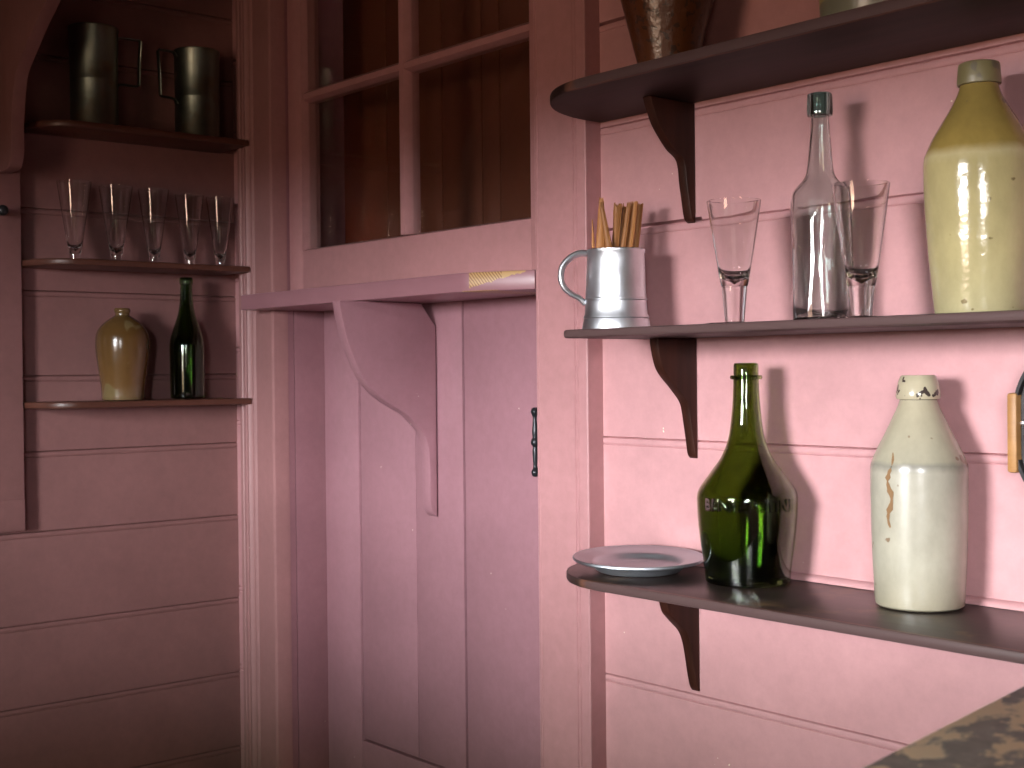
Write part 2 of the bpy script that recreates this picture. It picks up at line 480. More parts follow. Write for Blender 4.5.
# sash above the counter
SY = 1.305
bm = bmesh.new()
SX0, SX1, SB, ST = -2.189, -1.4515, .149, .855
GX0, GX1, GZ0, GZ1 = -2.1400, -1.5020, .2297, .80
e = .003
box(bm, SX0, GX0-e, SY, SY+.04, SB, ST, .001); box(bm, GX1+e, SX1, SY, SY+.04, SB, ST, .001)
box(bm, GX0-e, GX1+e, SY, SY+.04, SB, GZ0-.004, .001); box(bm, GX0-e, GX1+e, SY, SY+.04, GZ1, ST, .001)
win = struct('window_1', bm, 'pink_trim')
# moulded inner edges, set back behind the face
bm = bmesh.new()
extrude([(GX0-e-.0005, SY+.003), (GX0, SY+.014), (GX0, SY+.030), (GX0-e-.0005, SY+.030)], 'z', GZ0, GZ1, bm=bm)
extrude([(GX1+e+.0005, SY+.003), (GX1, SY+.018), (GX1, SY+.030), (GX1+e+.0005, SY+.030)], 'z', GZ0, GZ1, bm=bm)
extrude([(SY+.002, GZ0-.0045), (SY+.014, GZ0), (SY+.030, GZ0), (SY+.030, GZ0-.0045)], 'x', GX0, GX1, bm=bm)
obj('sash_moulding', bm, 'pink_trim', win)
MX0, MX1 = -1.839, -1.8145; MZ0, MZ1 = .4995, .5220
bm = bmesh.new()
mc = (MX0+MX1)/2
extrude([(MX0, SY+.014), (mc-.0065, SY+.002), (mc+.0055, SY+.002), (MX1, SY+.014), (MX1, SY+.030), (MX0, SY+.030)], 'z', GZ0, GZ1, bm=bm)
obj('muntin', bm, 'pink_trim', win)
zc = (MZ0+MZ1)/2
for a, b_ in ((GX0, mc-.0065), (mc+.0055, GX1)):
    bm = extrude([(SY+.014, MZ0), (SY+.003, zc-.006), (SY+.003, zc+.004), (SY+.014, MZ1), (SY+.030, MZ1), (SY+.030, MZ0)], 'x', a, b_)
    obj('muntin', bm, 'pink_trim', win)
for a, b_ in ((GX0, MX0), (MX1, GX1)):
    for c, d in ((GZ0, MZ0), (MZ1, GZ1)):
        bm = bmesh.new(); box(bm, a, b_, SY+.0145, SY+.0165, c, d)
        obj('pane', bm, 'pane', win)

# dark plank space seen through the sash
IY = 1.50
bm = bmesh.new()
gx = [-2.326, -2.147, -1.970, -1.853, -1.803, -1.62, -1.43, -1.25]
for a, b_ in zip(gx, gx[1:]): box(bm, a+.0015, b_-.0015, IY, IY+.02, .10, .92, .0015)
box(bm, -2.56, -2.348, IY-.012, IY+.02, .10, .92, .002)
box(bm, -2.56, -1.2, IY+.03, IY+.04, .10, .92)
box(bm, -2.58, -2.56, 1.345, IY+.04, .10, .92); box(bm, -1.22, -1.2, 1.345, IY+.04, .10, .92)
box(bm, -2.58, -1.2, 1.345, IY+.04, .92, .94); box(bm, -2.58, -1.2, 1.41, IY+.04, .08, .10)
box(bm, -2.58, -2.212, 1.335, 1.345, .10, .92); box(bm, -1.43, -1.2, 1.335, 1.345, .10, .92)
struct('wall_hatch', bm, 'inner_brown')

# board hanging on the left wall
bm = bmesh.new()
box(bm, LEFT_X+.0005, LEFT_X+.030, .60, .8640, -.2735, .99, .0015)
box(bm, LEFT_X+.0005, LEFT_X+.0306, .60, .8645, -.2735, -.218, .0015)
struct('trim_4', bm, 'pink_left')
# quarter round along the back of the lowest dark shelf
q = [(WALL_Y-.0005, -.2540)]+[(WALL_Y-.008*math.cos(a), -.2540+.008*math.sin(a)) for a in [math.pi/2*k/5 for k in range(6)]]
struct('trim_5', extrude(q, 'x', -1.285, 1.2), 'pink_wall')

# ------------------------------------------------------------------ counter shelf under the sash
ct = thing('counter_shelf', 'pink painted hatch counter with a worn yellow corner below the glazed sash', 'counter', (-1.5515, 1.2176, .1170))
# plan in local coordinates: x along the chamfer direction is 0 at its front corner
ang = math.radians(27.2)
def cl(x, y): return (x+1.5515, y-1.2176)
ch = Vector((math.cos(ang), math.sin(ang)))
pl = [cl(-2.2178, 1.2176)]
corner = Vector((0, 0))
rr = .010
for k in range(7):      # softened corner between the front and the chamfer
    t = k/6
    p = (1-t)**2*Vector((-rr, 0))+2*t*(1-t)*corner+t*t*(ch*rr)
    pl.append((p.x, p.y))
pe = ch*.1132
pl += [(pe.x, pe.y), cl(-1.4510, 1.2712), cl(-1.4510, 1.3755), cl(-2.1885, 1.3755), cl(-2.1885, 1.2665), cl(-2.2178, 1.2665)]
bm = extrude(pl, 'z', 0, .0280, .0018)
obj('counter_board', bm, 'counter', ct)
# scrolled bracket
big = [(1.1852, .1165), (1.1853, .1093), (1.1908, .0829), (1.2009, .0475), (1.226, -.0047), (1.2472, -.0294), (1.2719, -.048), (1.3002, -.063), (1.317, -.0722), (1.3321, -.0855),
       (1.3484, -.1018), (1.3580, -.1203), (1.3620, -.1435), (1.3630, -.1724), (1.3628, -.2099), (1.3638, -.2273), (1.3690, -.2420), (1.3775, -.2486)]
pts = catmull(big, 5)+[(1.3775, .0770), (1.3467, .1165)]
bm = extrude([(y-1.2176, z-.1170) for y, z in pts], 'x', -1.8555+1.5515, -1.8330+1.5515, .0012)
obj('bracket', bm, 'pink_door', ct)

# ------------------------------------------------------------------ dark shelves on the boarded wall
def rounded_board(xl, xr, yb, yf, r, n=20):
    pts = [(xl, yb)]
    for k in range(n+1):
        a = math.pi+math.pi/2*k/n
        pts.append((xl+r+r*math.cos(a), yf+r+r*math.sin(a)))
    return pts+[(xr, yf), (xr, yb)]

BR = {  # bracket curves (y, z)
 'mid': [(1.2264, .0365), (1.2275, .0300), (1.2314, .0129), (1.2401, -.0044), (1.2649, -.0271), (1.2814, -.045), (1.287, -.0678), (1.2918, -.093), (1.2950, -.1100), (1.2993, -.1158)],
 'bot': [(1.2340, -.2665), (1.2365, -.2800), (1.2419, -.3052), (1.2519, -.3179), (1.2722, -.3359), (1.2805, -.3499), (1.2851, -.3661), (1.2895, -.3887), (1.2945, -.4100), (1.2993, -.4183)],
 'top': [(1.2175, .3425), (1.2186, .3400), (1.2237, .3277), (1.2343, .3076), (1.2578, .2823), (1.2781, .2677), (1.2834, .24), (1.2887, .2109), (1.2925, .1945), (1.2993, .1890)],
}
def shelf(label, zt, th, xl, yf, r, key, mat):
    t = thing('wall_shelf', label, 'shelf', (-1.0, WALL_Y, zt-th), 'dark wooden shelves on the boarded wall')
    pl = [(x+1.0, y-WALL_Y) for x, y in rounded_board(xl, 1.2, WALL_Y-.0005, yf, r)]
    obj('shelf_board', extrude(pl, 'z', 0, th, .003), mat, t)
    for xr in (-1.168, .55):
        zt_b = zt-th-.0003
        pts = catmull([(BR[key][0][0], zt_b)]+BR[key][1:], 5)+[(1.2993, zt_b)]
        pts = [(y-WALL_Y, min(z, zt_b)-(zt-th)) for y, z in pts]
        obj('bracket', extrude(pts, 'x', xr-.0145+1.0, xr+1.0, .0012), 'bracket', t)
    return t
Z_TOP, Z_MID, Z_BOT = .3560, .0497, -.2545
shelf('dark brown shelf at the top of the pink wall carrying the brown jar', Z_TOP, .0130, -1.3425, 1.118, .157, 'top', 'shelf')
shelf('dark brown shelf carrying the pewter mug, clear glasses and yellow bottle', Z_MID, .0100, -1.236, 1.112, .030, 'mid', 'shelf')
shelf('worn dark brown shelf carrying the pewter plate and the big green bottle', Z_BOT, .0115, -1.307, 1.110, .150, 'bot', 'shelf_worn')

# ------------------------------------------------------------------ red-brown shelves on the left wall
def left_shelf(label, zt):
    th = .0115
    pts = [(LEFT_X+.0005, .8660)]
    for k in range(1, 11):
        a = math.pi/2*k/10
        pts.append((LEFT_X+.0005+.115*math.sin(a)**.85, .8660+.075*(1-math.cos(a))))
    pts += [(LEFT_X+.1155, 1.2685), (LEFT_X+.0005, 1.2685)]
    o = obj('corner_shelf', extrude([(x-LEFT_X, y-1.07) for x, y in pts], 'z', 0, th, .0025), 'shelf_left', None, (LEFT_X, 1.07, zt-th+H))
    tag(o, label, 'shelf', 'narrow shelves on the left wall')
L1, L2, L3 = .4450, .2045, -.0470
left_shelf('narrow red-brown shelf under the two tarnished tankards', L1)
left_shelf('narrow red-brown shelf under the row of five flute glasses', L2)
left_shelf('narrow red-brown shelf under the brown jug and slim green bottle', L3)

# upper bracket on the hanging board
t = thing('shelf_bracket', 'pink scrolled bracket on the board at the upper left corner', 'bracket', (-2.3595, .825, .36))
cv = [(-2.105, .62), (-2.135, .60), (-2.180, .575), (-2.203, .56), (-2.235, .538), (-2.266, .5165), (-2.282, .484), (-2.293, .4275), (-2.2945, .385), (-2.303, .364), (-2.318, .3555), (-2.3595, .3540)]
pts = catmull([(-2.03, .80), (-2.04, .72), (-2.07, .66)]+cv, 4)+[(-2.3595, .80)]
obj('bracket_board', extrude([(x+2.3595, z-.36) for x, z in pts], 'y', 0, .0225, .0012), 'pink_left', t)
# peg on the same board
t = thing('coat_peg', 'small black iron peg on the pink board at the left edge', 'peg', (-2.3595, .823, .283))
bm = bmesh.new(); tube(bm, [(0, 0, 0), (.012, 0, 0), (.022, 0, .003)], [.004, .004, .005], 12); obj('shank', bm, 'iron', t)
bm = bmesh.new(); bmesh.ops.create_uvsphere(bm, u_segments=16, v_segments=10, radius=.0095)
for v in bm.verts: v.co = Vector((v.co.x*.7+.0275, v.co.y, v.co.z+.003))
obj('knob', bm, 'iron', t)

# ------------------------------------------------------------------ pewter and tin
def frame_dir(d):     # unit horizontal direction
    d = Vector((d[0], d[1], 0)); return d.normalized()

mug = thing('pewter_mug', 'bright pewter mug holding cinnamon sticks on the middle dark shelf', 'mug', (-1.2300, 1.215, Z_MID+.0003))
mp = [(0, 0), (.0400, 0), (.0440, .0008), (.0442, .003), (.0428, .010), (.0420, .0140), (.0416, .0152), (.0424, .0166), (.0420, .0185), (.0404, .0215), (.0398, .030), (.0394, .0380), (.0403, .0392), (.0403, .0408), (.0393, .0420),
      (.0384, .060), (.0374, .085), (.0368, .0985), (.0376, .1000), (.0377, .1035), (.0368, .1045), (.0356, .1040), (.0354, .0980), (.0362, .080), (.0380, .040), (.0385, .006), (0, .0055)]
def dent(a, z): return 1+.006*math.sin(3*a+z*60)+.004*math.sin(5*a-z*90)
obj('mug_body', lathe(mp, 72, wob=dent), 'pewter', mug)
hd = frame_dir((-.70, -.714))
hp = [(.0366, .1000), (.046, .1005), (.058, .0950), (.0685, .083), (.0705, .068), (.0660, .056), (.056, .0475), (.047, .0425), (.0395, .0350)]
bm = bmesh.new(); cp = catmull(hp, 4)
side = Vector((-hd.y, hd.x, 0))
tube(bm, [hd*d+Vector((0, 0, z)) for d, z in cp], [.0058-.0014*i/len(cp) for i in range(len(cp))], 12, (1.35, .8), side=side)
obj('handle', bm, 'pewter', mug)

# cinnamon sticks, each a rolled quill
def quill(r, L, turns=1.6, seed=0, n=26, taper=0.0):
    rnd = random.Random(seed)
    bm = bmesh.new()
    lev = 5; th = .0009
    outer, inner = [], []
    for j in range(lev+1):
        z = L*j/lev
        ro, ri = [], []
        for i in range(n+1):
            a = 2*math.pi*turns*i/n
            rr = r*(1-.42*i/n)*(1-taper*max(0, z-.085)/(L-.085))
            dz = 0
            if j == lev: dz = -abs(rnd.gauss(0, .0055))
            if j == 0: dz = 0
            wob = 1+.10*math.sin(2*a+seed+j)+.05*math.sin(5*a-seed*j)
            ro.append(bm.verts.new((rr*wob*math.cos(a), rr*wob*math.sin(a), z+dz)))
            ri.append(bm.verts.new(((rr*wob-th)*math.cos(a), (rr*wob-th)*math.sin(a), z+dz)))
        outer.append(ro); inner.append(ri)
    for j in range(lev):
        for i in range(n):
            bm.faces.new((outer[j][i], outer[j][i+1], outer[j+1][i+1], outer[j+1][i]))
            bm.faces.new((inner[j][i], inner[j+1][i], inner[j+1][i+1], inner[j][i+1]))
        for i in (0, n):
            bm.faces.new((outer[j][i], outer[j+1][i], inner[j+1][i], inner[j][i]))
    for j in (0, lev):
        for i in range(n): bm.faces.new((outer[j][i], outer[j][i+1], inner[j][i+1], inner[j][i]))
    return bm
# (image-left offset at the rim, depth offset, radius, length, lean left/right, lean in depth, label)
R_ = Vector((.645, .764, 0)); D_ = Vector((-.764, .645, 0))
sticks = [
 (-.0200, -.006, .0066, .150, .030, .02, 'thick pale cinnamon stick at the left of the bundle, tallest in the mug', 'cinnamon'),
 (-.0090, -.012, .0042, .147, -.17, .04, 'thin cinnamon stick leaning left against the tallest one in the mug', 'cinnamon_dark'),
 (-.0285, .004, .0026, .123, -.02, .02, 'short thin splinter of cinnamon at the far left of the mug', 'cinnamon'),
 (-.0010, -.003, .0046, .144, .085, .02, 'reddish cinnamon stick standing in the middle of the mug', 'cinnamon_dark'),
 (.0080, .012, .0042, .141, .03, -.03, 'dark cinnamon stick behind the middle one in the mug', 'cinnamon_dark'),
 (.0085, -.013, .0034, .145, .14, .02, 'slim dark cinnamon stick leaning right, third from the right', 'cinnamon_dark'),
 (.0170, -.006, .0046, .146, .12, .00, 'pale round cinnamon stick second from the right in the mug', 'cinnamon'),
 (.0250, .006, .0040, .146, .11, -.01, 'cinnamon stick at the far right of the mug', 'cinnamon'),
 (-.0130, .012, .0035, .122, .03, -.04, 'short cinnamon stick low between the tallest and the reddish one', 'cinnamon'),
]
for i, (sx, dy, r, L, lean, ld, lab, mt) in enumerate(sticks):
    ax = (R_*lean+D_*ld+Vector((0, 0, 1))).normalized()
    rim = Vector((-1.2300, 1.215, Z_MID+.104))+R_*sx+D_*dy
    base = rim-ax*(.092/ax.z)
    o = obj('cinnamon_stick', quill(r*1.13, L+.010, 1.55, i+3, taper=(.55, .3, .6, -.35, -.2, .2, .1, -.25, .4)[i]), mt)
    o.rotation_mode = 'QUATERNION'; o.rotation_quaternion = Vector((0, 0, 1)).rotation_difference(ax)
    o.location = (base.x, base.y, base.z+H)
    tag(o, lab, 'cinnamon stick', 'cinnamon sticks in the pewter mug')

# plate
pp = [(.0001, .0024), (.030, .0024), (.046, .0030), (.0520, .0058), (.0560, .0098), (.063, .0112), (.076, .0132), (.0800, .0146), (.0822, .0150), (.0830, .0136), (.0822, .0116),
      (.0760, .0104), (.0640, .0086), (.0600, .0070), (.0565, .0036), (.0530, .0008), (.048, .0002), (.030, .0002), (.0001, .0002)]
o = obj('pewter_plate', lathe(catmull([(r, z*1.2) for r, z in pp], 2), 80), 'pewter_plate', None, (-1.1850, 1.2060, Z_BOT+.0022+H))
o.rotation_mode = 'QUATERNION'; o.rotation_quaternion = (math.cos(.0175), math.sin(.0175)*.645, math.sin(.0175)*.764, 0)
tag(o, 'grey pewter plate lying at the left end of the lowest dark shelf', 'plate')

# tankards on the left wall
def tankard(label, y, r0, r1, h, hdir, z_hi, z_lo, hout):
    t = thing('tankard', label, 'tankard', (-2.332, y, L1+.0003), 'tarnished tankards on the left wall')
    p = [(0, 0), (r0*.98, 0), (r0*1.02, .001), (r0*1.02, .005), (r0, .0075), (r0*.997, h*.455), (r0*1.001, h*.46), (r0*.998, h*.465), (r1*.995, h-.008), (r1*1.02, h-.006), (r1*1.02, h-.001), (r1*.99, h),
         (r1*.96, h-.002), (r1*.95, h*.5), (r0*.95, .006), (0, .005)]
    obj('tankard_body', lathe(p, 64), 'tin_dark', t)
    s = hdir
    hp = [(r1*.98, z_hi-.007), (r1*1.02+.004, z_hi), (r1+.012, z_hi+.001), (hout-.003, z_hi+.0015), (hout, z_hi-.002), (hout-.003, (z_hi+z_lo)/2), (hout-.004, z_lo+.003), (hout-.008, z_lo+.0005), (r0+.012, z_lo), (r0*1.02+.003, z_lo-.002), (r0*.98, z_lo-.010)]
    bm = bmesh.new(); tube(bm, [(0, s*d, z) for d, z in hp], .0030, 10, (1.9, .75), side=(1, 0, 0))
    obj('handle', bm, 'tin_dark', t)
tankard('tall tarnished tankard at the left, angular handle turned right', .989, .0418, .0432, .1800, 1, .1690, .0850, .0900)
tankard('shorter tarnished tankard at the right, angular handle turned left', 1.192, .0418, .0425, .1675, -1, .1590, .0730, .0790)

# ------------------------------------------------------------------ glasses
def flute(label, loc, h, rt, rs0, rs1, rf, stem_h, group, seg=64):
    """rt rim radius, rs0/rs1 stem radius at top/bottom, rf foot radius."""
    t = thing('flute_glass', label, 'glass', loc, group)
    zb = stem_h
    def out(z): return rs0+(rt-rs0)*((z-zb)/(h-zb))**.93
    th = .0013
    p = [(0, zb), (rs0-.0004, zb), (rs0, zb+.0006)]
    for k in range(1, 15):
        z = zb+(h-zb)*k/14; p.append((out(z), z))
    p[-1] = (rt-.0003, h-.0004); p += [(rt-.0006, h), (rt-th+.0003, h)]
    zi = zb+.004
    for k in range(13, 0, -1):
        z = zi+(h-zi)*k/14
        ins = out(z)-th
        base = math.sqrt(max(0, 1-(1-min(1, (z-zi)/.020))**2))
        p.append((max(.0006, ins*base), z))
    p.append((0, zi))
    obj('bowl', lathe(p, seg), 'clear_glass', t)
    s = [(0, .0032), (rs1, .0032)]+[(rs1+(rs0-.0006-rs1)*k/5, .0032+(zb-.0034)*k/5) for k in range(1, 6)]+[(0, zb-.0002)]
    obj('stem', lathe(s, seg), 'clear_glass', t)
    f = [(0, .0002), (rf-.0008, .0002), (rf, .0009), (rf-.0006, .0017), (rs1+.004, .0026), (rs1+.0005, .0030), (0, .0030)]
    obj('foot', lathe(f, seg), 'clear_glass', t)
    return t
flute('clear flared flute glass between the pewter mug and aqua bottle', (-.9960, 1.172, Z_MID+.0002), .1400, .0308, .0150, .0108, .0330, .0430, 'flute glasses on the middle dark shelf')
flute('clear flared flute glass in front of the aqua bottle beside yellow bottle', (-.8215, 1.166, Z_MID+.0002), .1390, .0296, .0142, .0108, .0320, .0335, 'flute glasses on the middle dark shelf')
names = ['leftmost of the five flute glasses on the left wall shelf', 'second flute glass from the left on the left wall shelf', 'middle flute glass of the five on the left wall shelf',
         'fourth flute glass from the left on the left wall shelf', 'rightmost of the five flute glasses, next to the door casing']
protoL = None
for i, (y, h) in enumerate(((.9488, .1405), (1.0274, .1385), (1.0984, .1380), (1.1722, .1335), (1.2345, .1335))):
    if protoL is None:
        protoL = flute(names[0], (-2.330, y, L2+.0002), .1390, .0290, .0098, .0090, .0125, .0130, 'flute glasses on the left wall shelf', 40)
        h0 = .1390; src = protoL
        protoL.scale = (1.05, 1.05, h/h0)
    else:
        r = src.copy(); COL.objects.link(r); r.location = (-2.330+(-.002, .003, 0, .002)[i-1], y, L2+.0002+H); k_ = (1.05, .98, .93, .90)[i-1]; r.scale = (k_, k_, h/h0); r.rotation_euler = (0, 0, i*.7); r['label'] = names[i]
        for ch_ in list(src.children):
            c = ch_.copy(); COL.objects.link(c); c.parent = r

# ------------------------------------------------------------------ bottles
def hollow(outer, th, mouth, zin, zi_base=.006):
    """outer (r,z) from bottom to top -> closed wall of thickness th."""
    inner = [(max(r-th, .002), z) for r, z in outer if z > zi_base and z < outer[-1][1]-.001]
    inner = [(r, z) for r, z in inner]
    return inner

def closed_bottle(outer, th, base_th, punt=.004, neck_r=None):
    zt = outer[-1][1]
    p = [(0, punt), (outer[0][0]*.55, punt*.75), (outer[0][0]*.9, .0004)]+list(outer)
    inn = [(max(r-th, .003), z) for r, z in outer if z > base_th+.004]
    inn[-1] = (inn[-1][0], zt)
    p += inn[::-1]
    rb = inn[0][0]
    p += [(rb*.9, base_th+.001), (rb*.5, base_th+punt*.7), (0, base_th+punt)]
    return p

# big olive green liqueur bottle
gb = thing('liqueur_bottle', 'big olive green glass bottle with raised lettering on the lowest dark shelf', 'bottle', (-1.0350, 1.2375, Z_BOT+.0003))
zb = -.2545
gp = [(.0470, .0008), (.0490, .0025), (.0497, .008), (.0508, .020), (.0535, .040), (.0562, .0600), (.0578, .080), (.0585, .0960), (.0583, .1030), (.0565, .1090), (.0530, .1150), (.0476, .1225), (.0400, .1330), (.0320, .1440), (.0258, .1560), (.0215, .1690), (.0188, .1830), (.0170, .1990),
      (.0157, .2140), (.0150, .2290), (.0149, .2400)]
gp = [(r*1.015, z*1.008) for r, z in gp]
go = gp[:1]+catmull(gp[1:], 3)+[(.0148, .2475), (.0147, .2580), (.0140, .2602), (.0128, .2606)]
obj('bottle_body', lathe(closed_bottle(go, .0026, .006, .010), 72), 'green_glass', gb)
bm = bmesh.new()
ring = [(.0152, .2408), (.0182, .2413), (.0192, .2435), (.0184, .2460), (.0152, .2465)]
lathe(ring, 64, bm, closed=True); obj('collar_ring', bm, 'green_glass', gb)
ring = [(.0208, .1702), (.0224, .1706), (.0226, .1716), (.0208, .1724)]
def rad_at(z):
    for (r0, z0), (r1, z1) in zip(go, go[1:]):
        if z0 <= z <= z1 and z1 > z0: return r0+(r1-r0)*(z-z0)/(z1-z0)
    return go[-1][0]
# raised lettering round the shoulder
def raised_text(txt, height, zmid, a_mid, a_span, parent, mat, depth=.0012):
    cu = bpy.data.curves.new('lettering', 'FONT'); cu.body = txt; cu.size = 1; cu.resolution_u = 3; cu.extrude = .4; cu.offset = .012; cu.bevel_depth = .035; cu.bevel_resolution = 1
    to = bpy.data.objects.new('lettering', cu); COL.objects.link(to)
    dg = bpy.context.evaluated_depsgraph_get()
    me = bpy.data.meshes.new_from_object(to.evaluated_get(dg))
    bpy.data.objects.remove(to); bpy.data.curves.remove(cu)
    bm = bmesh.new(); bm.from_mesh(me); bpy.data.meshes.remove(me)
    bmesh.ops.remove_doubles(bm, verts=bm.verts[:], dist=1e-4)
    bmesh.ops.subdivide_edges(bm, edges=[e for e in bm.edges if e.calc_length() > .25], cuts=1)
    xs = [v.co.x for v in bm.verts]; ys = [v.co.y for v in bm.verts]
    x0, x1, y0, y1 = min(xs), max(xs), min(ys), max(ys)
    zs_ = [v.co.z for v in bm.verts]; za, zb_ = min(zs_), max(zs_)
    for v in bm.verts:
        u = (v.co.x-x0)/(x1-x0)-.5; w = (v.co.y-y0)/(y1-y0)-.5
        z = zmid+w*height; a = a_mid+u*a_span
        q_ = max(0, (v.co.z-.30)/(zb_-.30))
        r = rad_at(z)+(-.0006 if v.co.z < 0 else .0002+depth*q_)
        v.co = Vector((r*math.cos(a), r*math.sin(a), z))
    return obj('raised_lettering', bm, mat, parent, sharp=20)
to_cam = math.atan2(-1.2375, 1.0380)
raised_text('BENEDICTINE', .0150, .0960, to_cam+math.radians(4), math.radians(112), gb, 'green_glass', .0020)
# small raised drop on the neck
bm = bmesh.new()
aa = to_cam-math.radians(3)
vpts = []
for k in range(9):
    t_ = -1+2*k/8
    z = .2135+.010*t_*t_
    a = aa+t_*.42
    r = rad_at(z)+.0007
    vpts.append((r*math.cos(a), r*math.sin(a), z))
tube(bm, vpts, .0009, 8); obj('raised_seal', bm, 'green_glass', gb)

# aqua bottle
ab = thing('aqua_bottle', 'tall clear aqua glass bottle with a darker lip on the middle dark shelf', 'bottle', (-.9200, 1.2300, Z_MID+.0003))
ap = [(.0290, .0006), (.0308, .002), (.0312, .006), (.0318, .040), (.0325, .090), (.0328, .128), (.0322, .138), (.0300, .1462), (.0255, .1525), (.0200, .1585), (.0160, .1650), (.0140, .175), (.0122, .195), (.0105, .215), (.0096, .2300)]
ao = ap[:1]+catmull(ap[1:], 3)
def openneck(outer, th, base_th, punt):      # wall that stops under the lip
    return closed_bottle(outer, th, base_th, punt)
def wavy(a, z): return 1+.010*math.sin(3*a+z*25)+.006*math.sin(7*a-z*40)
obj('bottle_body', lathe(closed_bottle(ao, .0022, .005, .006), 72, wob=wavy), 'aqua_glass', ab)
obj('bottle_lip', lathe([(.0102, .2303), (.0138, .2310), (.0144, .2360), (.0140, .2480), (.0136, .2540), (.0128, .2552), (.0082, .2552), (.0076, .2520), (.0074, .2303)], 48, closed=True), 'aqua_lip', ab)

# stoneware
def stoneware(name, label, loc, outer, lip, mats):
    t = thing(name, label, 'bottle', loc)
    p = [(0, .0008), (outer[0][0]*.93, .0004)]+outer+[(outer[-1][0]*.6, outer[-1][1]), (outer[-1][0]*.6, outer[-1][1]-.02), (0, outer[-1][1]-.02)]
    obj('bottle_body', lathe(p, 80), mats[0], t)
    obj('bottle_lip', lathe(lip, 64, closed=True), mats[1], t)
    return t
yo = [(.0425, .001), (.0442, .003), (.0455, .012)]+catmull([(.0470, .030), (.0500, .060), (.0522, .090), (.0540, .120), (.0546, .145), (.0543, .155), (.0535, .1620)], 4)+\
     catmull([(.0520, .1655), (.0465, .178), (.0385, .192), (.0300, .206), (.0230, .219), (.0195, .228), (.0190, .2315)], 4)
stoneware('stoneware_bottle', 'mustard yellow glazed stoneware bottle at the right of the middle dark shelf', (-.7250, 1.2300, Z_MID+.0003), yo,
    [(.0192, .2318), (.0210, .2322), (.0214, .2345), (.0211, .2400), (.0204, .2500), (.0196, .2530), (.0180, .2540), (.0125, .2540), (.0118, .2500), (.0118, .2318)], ('yellow_glaze', 'yellow_lip'))
wo = [(.0435, .001), (.0455, .0028), (.0465, .010)]+catmull([(.0472, .025), (.0484, .050), (.0494, .080), (.0499, .110), (.0500, .138), (.0499, .147), (.0490, .1525)], 4)+\
     catmull([(.0478, .1560), (.0425, .168), (.0345, .184), (.0270, .200), (.0215, .212), (.0192, .2190)], 4)
wt = stoneware('stoneware_bottle', 'cream white stoneware bottle with a rust streak on the lowest dark shelf', (-.8075, 1.2460, Z_BOT+.0003), wo,
    [(.0194, .2193), (.0222, .2200), (.0231, .2230), (.0228, .2270), (.0210, .2370), (.0184, .2440), (.0170, .2452), (.0118, .2450), (.0112, .2420), (.0112, .2193)], ('white_glaze', 'white_lip'))
# rust streak down the shoulder of the cream bottle
bm = bmesh.new()
ca = math.atan2(-1.2460, .8075)
def wr(z):
    for (r0, z0), (r1, z1) in zip(wo, wo[1:]):
        if z0 <= z <= z1 and z1 > z0: return r0+(r1-r0)*(z-z0)/(z1-z0)
    return .05
rowsL = []
for k in range(22):
    z = .1650-k*.0037
    w = (.050+.05*math.sin(k*1.3)+.05*(k > 6)+.03*math.sin(k*2.9))*(.62 if 1 < k < 20 else .25)
    c = ca-.62+.05*math.sin(k*.6)-.0*k
    r = wr(z)+.00025
    rowsL.append([bm.verts.new((r*math.cos(c+w*(s-.5)*1.6), r*math.sin(c+w*(s-.5)*1.6), z)) for s in (0, .5, 1)])
for A, B in zip(rowsL, rowsL[1:]):
    for i in (0, 1): bm.faces.new((A[i], A[i+1], B[i+1], B[i]))
rg = bmesh.ops.extrude_face_region(bm, geom=bm.faces[:])
for v in [g for g in rg['geom'] if isinstance(g, bmesh.types.BMVert)]:
    d = Vector((v.co.x, v.co.y, 0)).normalized(); v.co += d*.00025
M['rust'] = paint('rust_stain', (.20, .105, .040), .6)
s_ = obj('rust_stain', bm, 'rust', wt); s_['label'] = 'brown rust streak'

# brown flask-shaped jug
jp = [(.0365, .001), (.0378, .003), (.0380, .010)]+catmull([(.0385, .020), (.0415, .042), (.0455, .068), (.0478, .090), (.0482, .104), (.0470, .118), (.0425, .130), (.0330, .1415), (.0210, .1500), (.0135, .1545)], 4)
jt = thing('stoneware_jug', 'brown salt-glazed jug with a short neck on the lowest left wall shelf', 'jug', (-2.331, 1.0364, L3+.0003))
def flat(a, z): return 1-.03*math.cos(a-.4)**4*max(0, 1-abs(z-.075)/.06)
obj('jug_body', lathe([(0, .0008), (.034, .0004)]+jp+[(.008, .1550), (.008, .14), (0, .14)], 64, wob=flat), 'jug_glaze', jt)
obj('jug_lip', lathe([(.0128, .1545), (.0126, .1590), (.0140, .1610), (.0146, .1640), (.0140, .1665), (.0128, .1680), (.0085, .1680), (.0080, .1640), (.0080, .1545)], 48, closed=True), 'jug_glaze', jt)

# slim dark green wine bottle
wp = [(.0285, .0006), (.0308, .0022), (.0315, .008), (.0318, .030), (.0320, .070), (.0322, .095), (.0316, .106), (.0290, .1195), (.0228, .139), (.0168, .157), (.0136, .173), (.0120, .190), (.0113, .207), (.0110, .2150)]
wo_ = wp[:1]+catmull(wp[1:], 3)
wb = thing('wine_bottle', 'slim dark green wine bottle beside the brown jug', 'bottle', (-2.331, 1.1640, L3+.0003))
obj('bottle_body', lathe(closed_bottle(wo_, .0026, .007, .014), 64), 'wine_glass', wb)
obj('bottle_lip', lathe([(.0111, .2153), (.0124, .2158), (.0128, .2185), (.0126, .2240), (.0122, .2275), (.0112, .2290), (.0086, .2290), (.0082, .2260), (.0082, .2153)], 48, closed=True), 'wine_glass', wb)

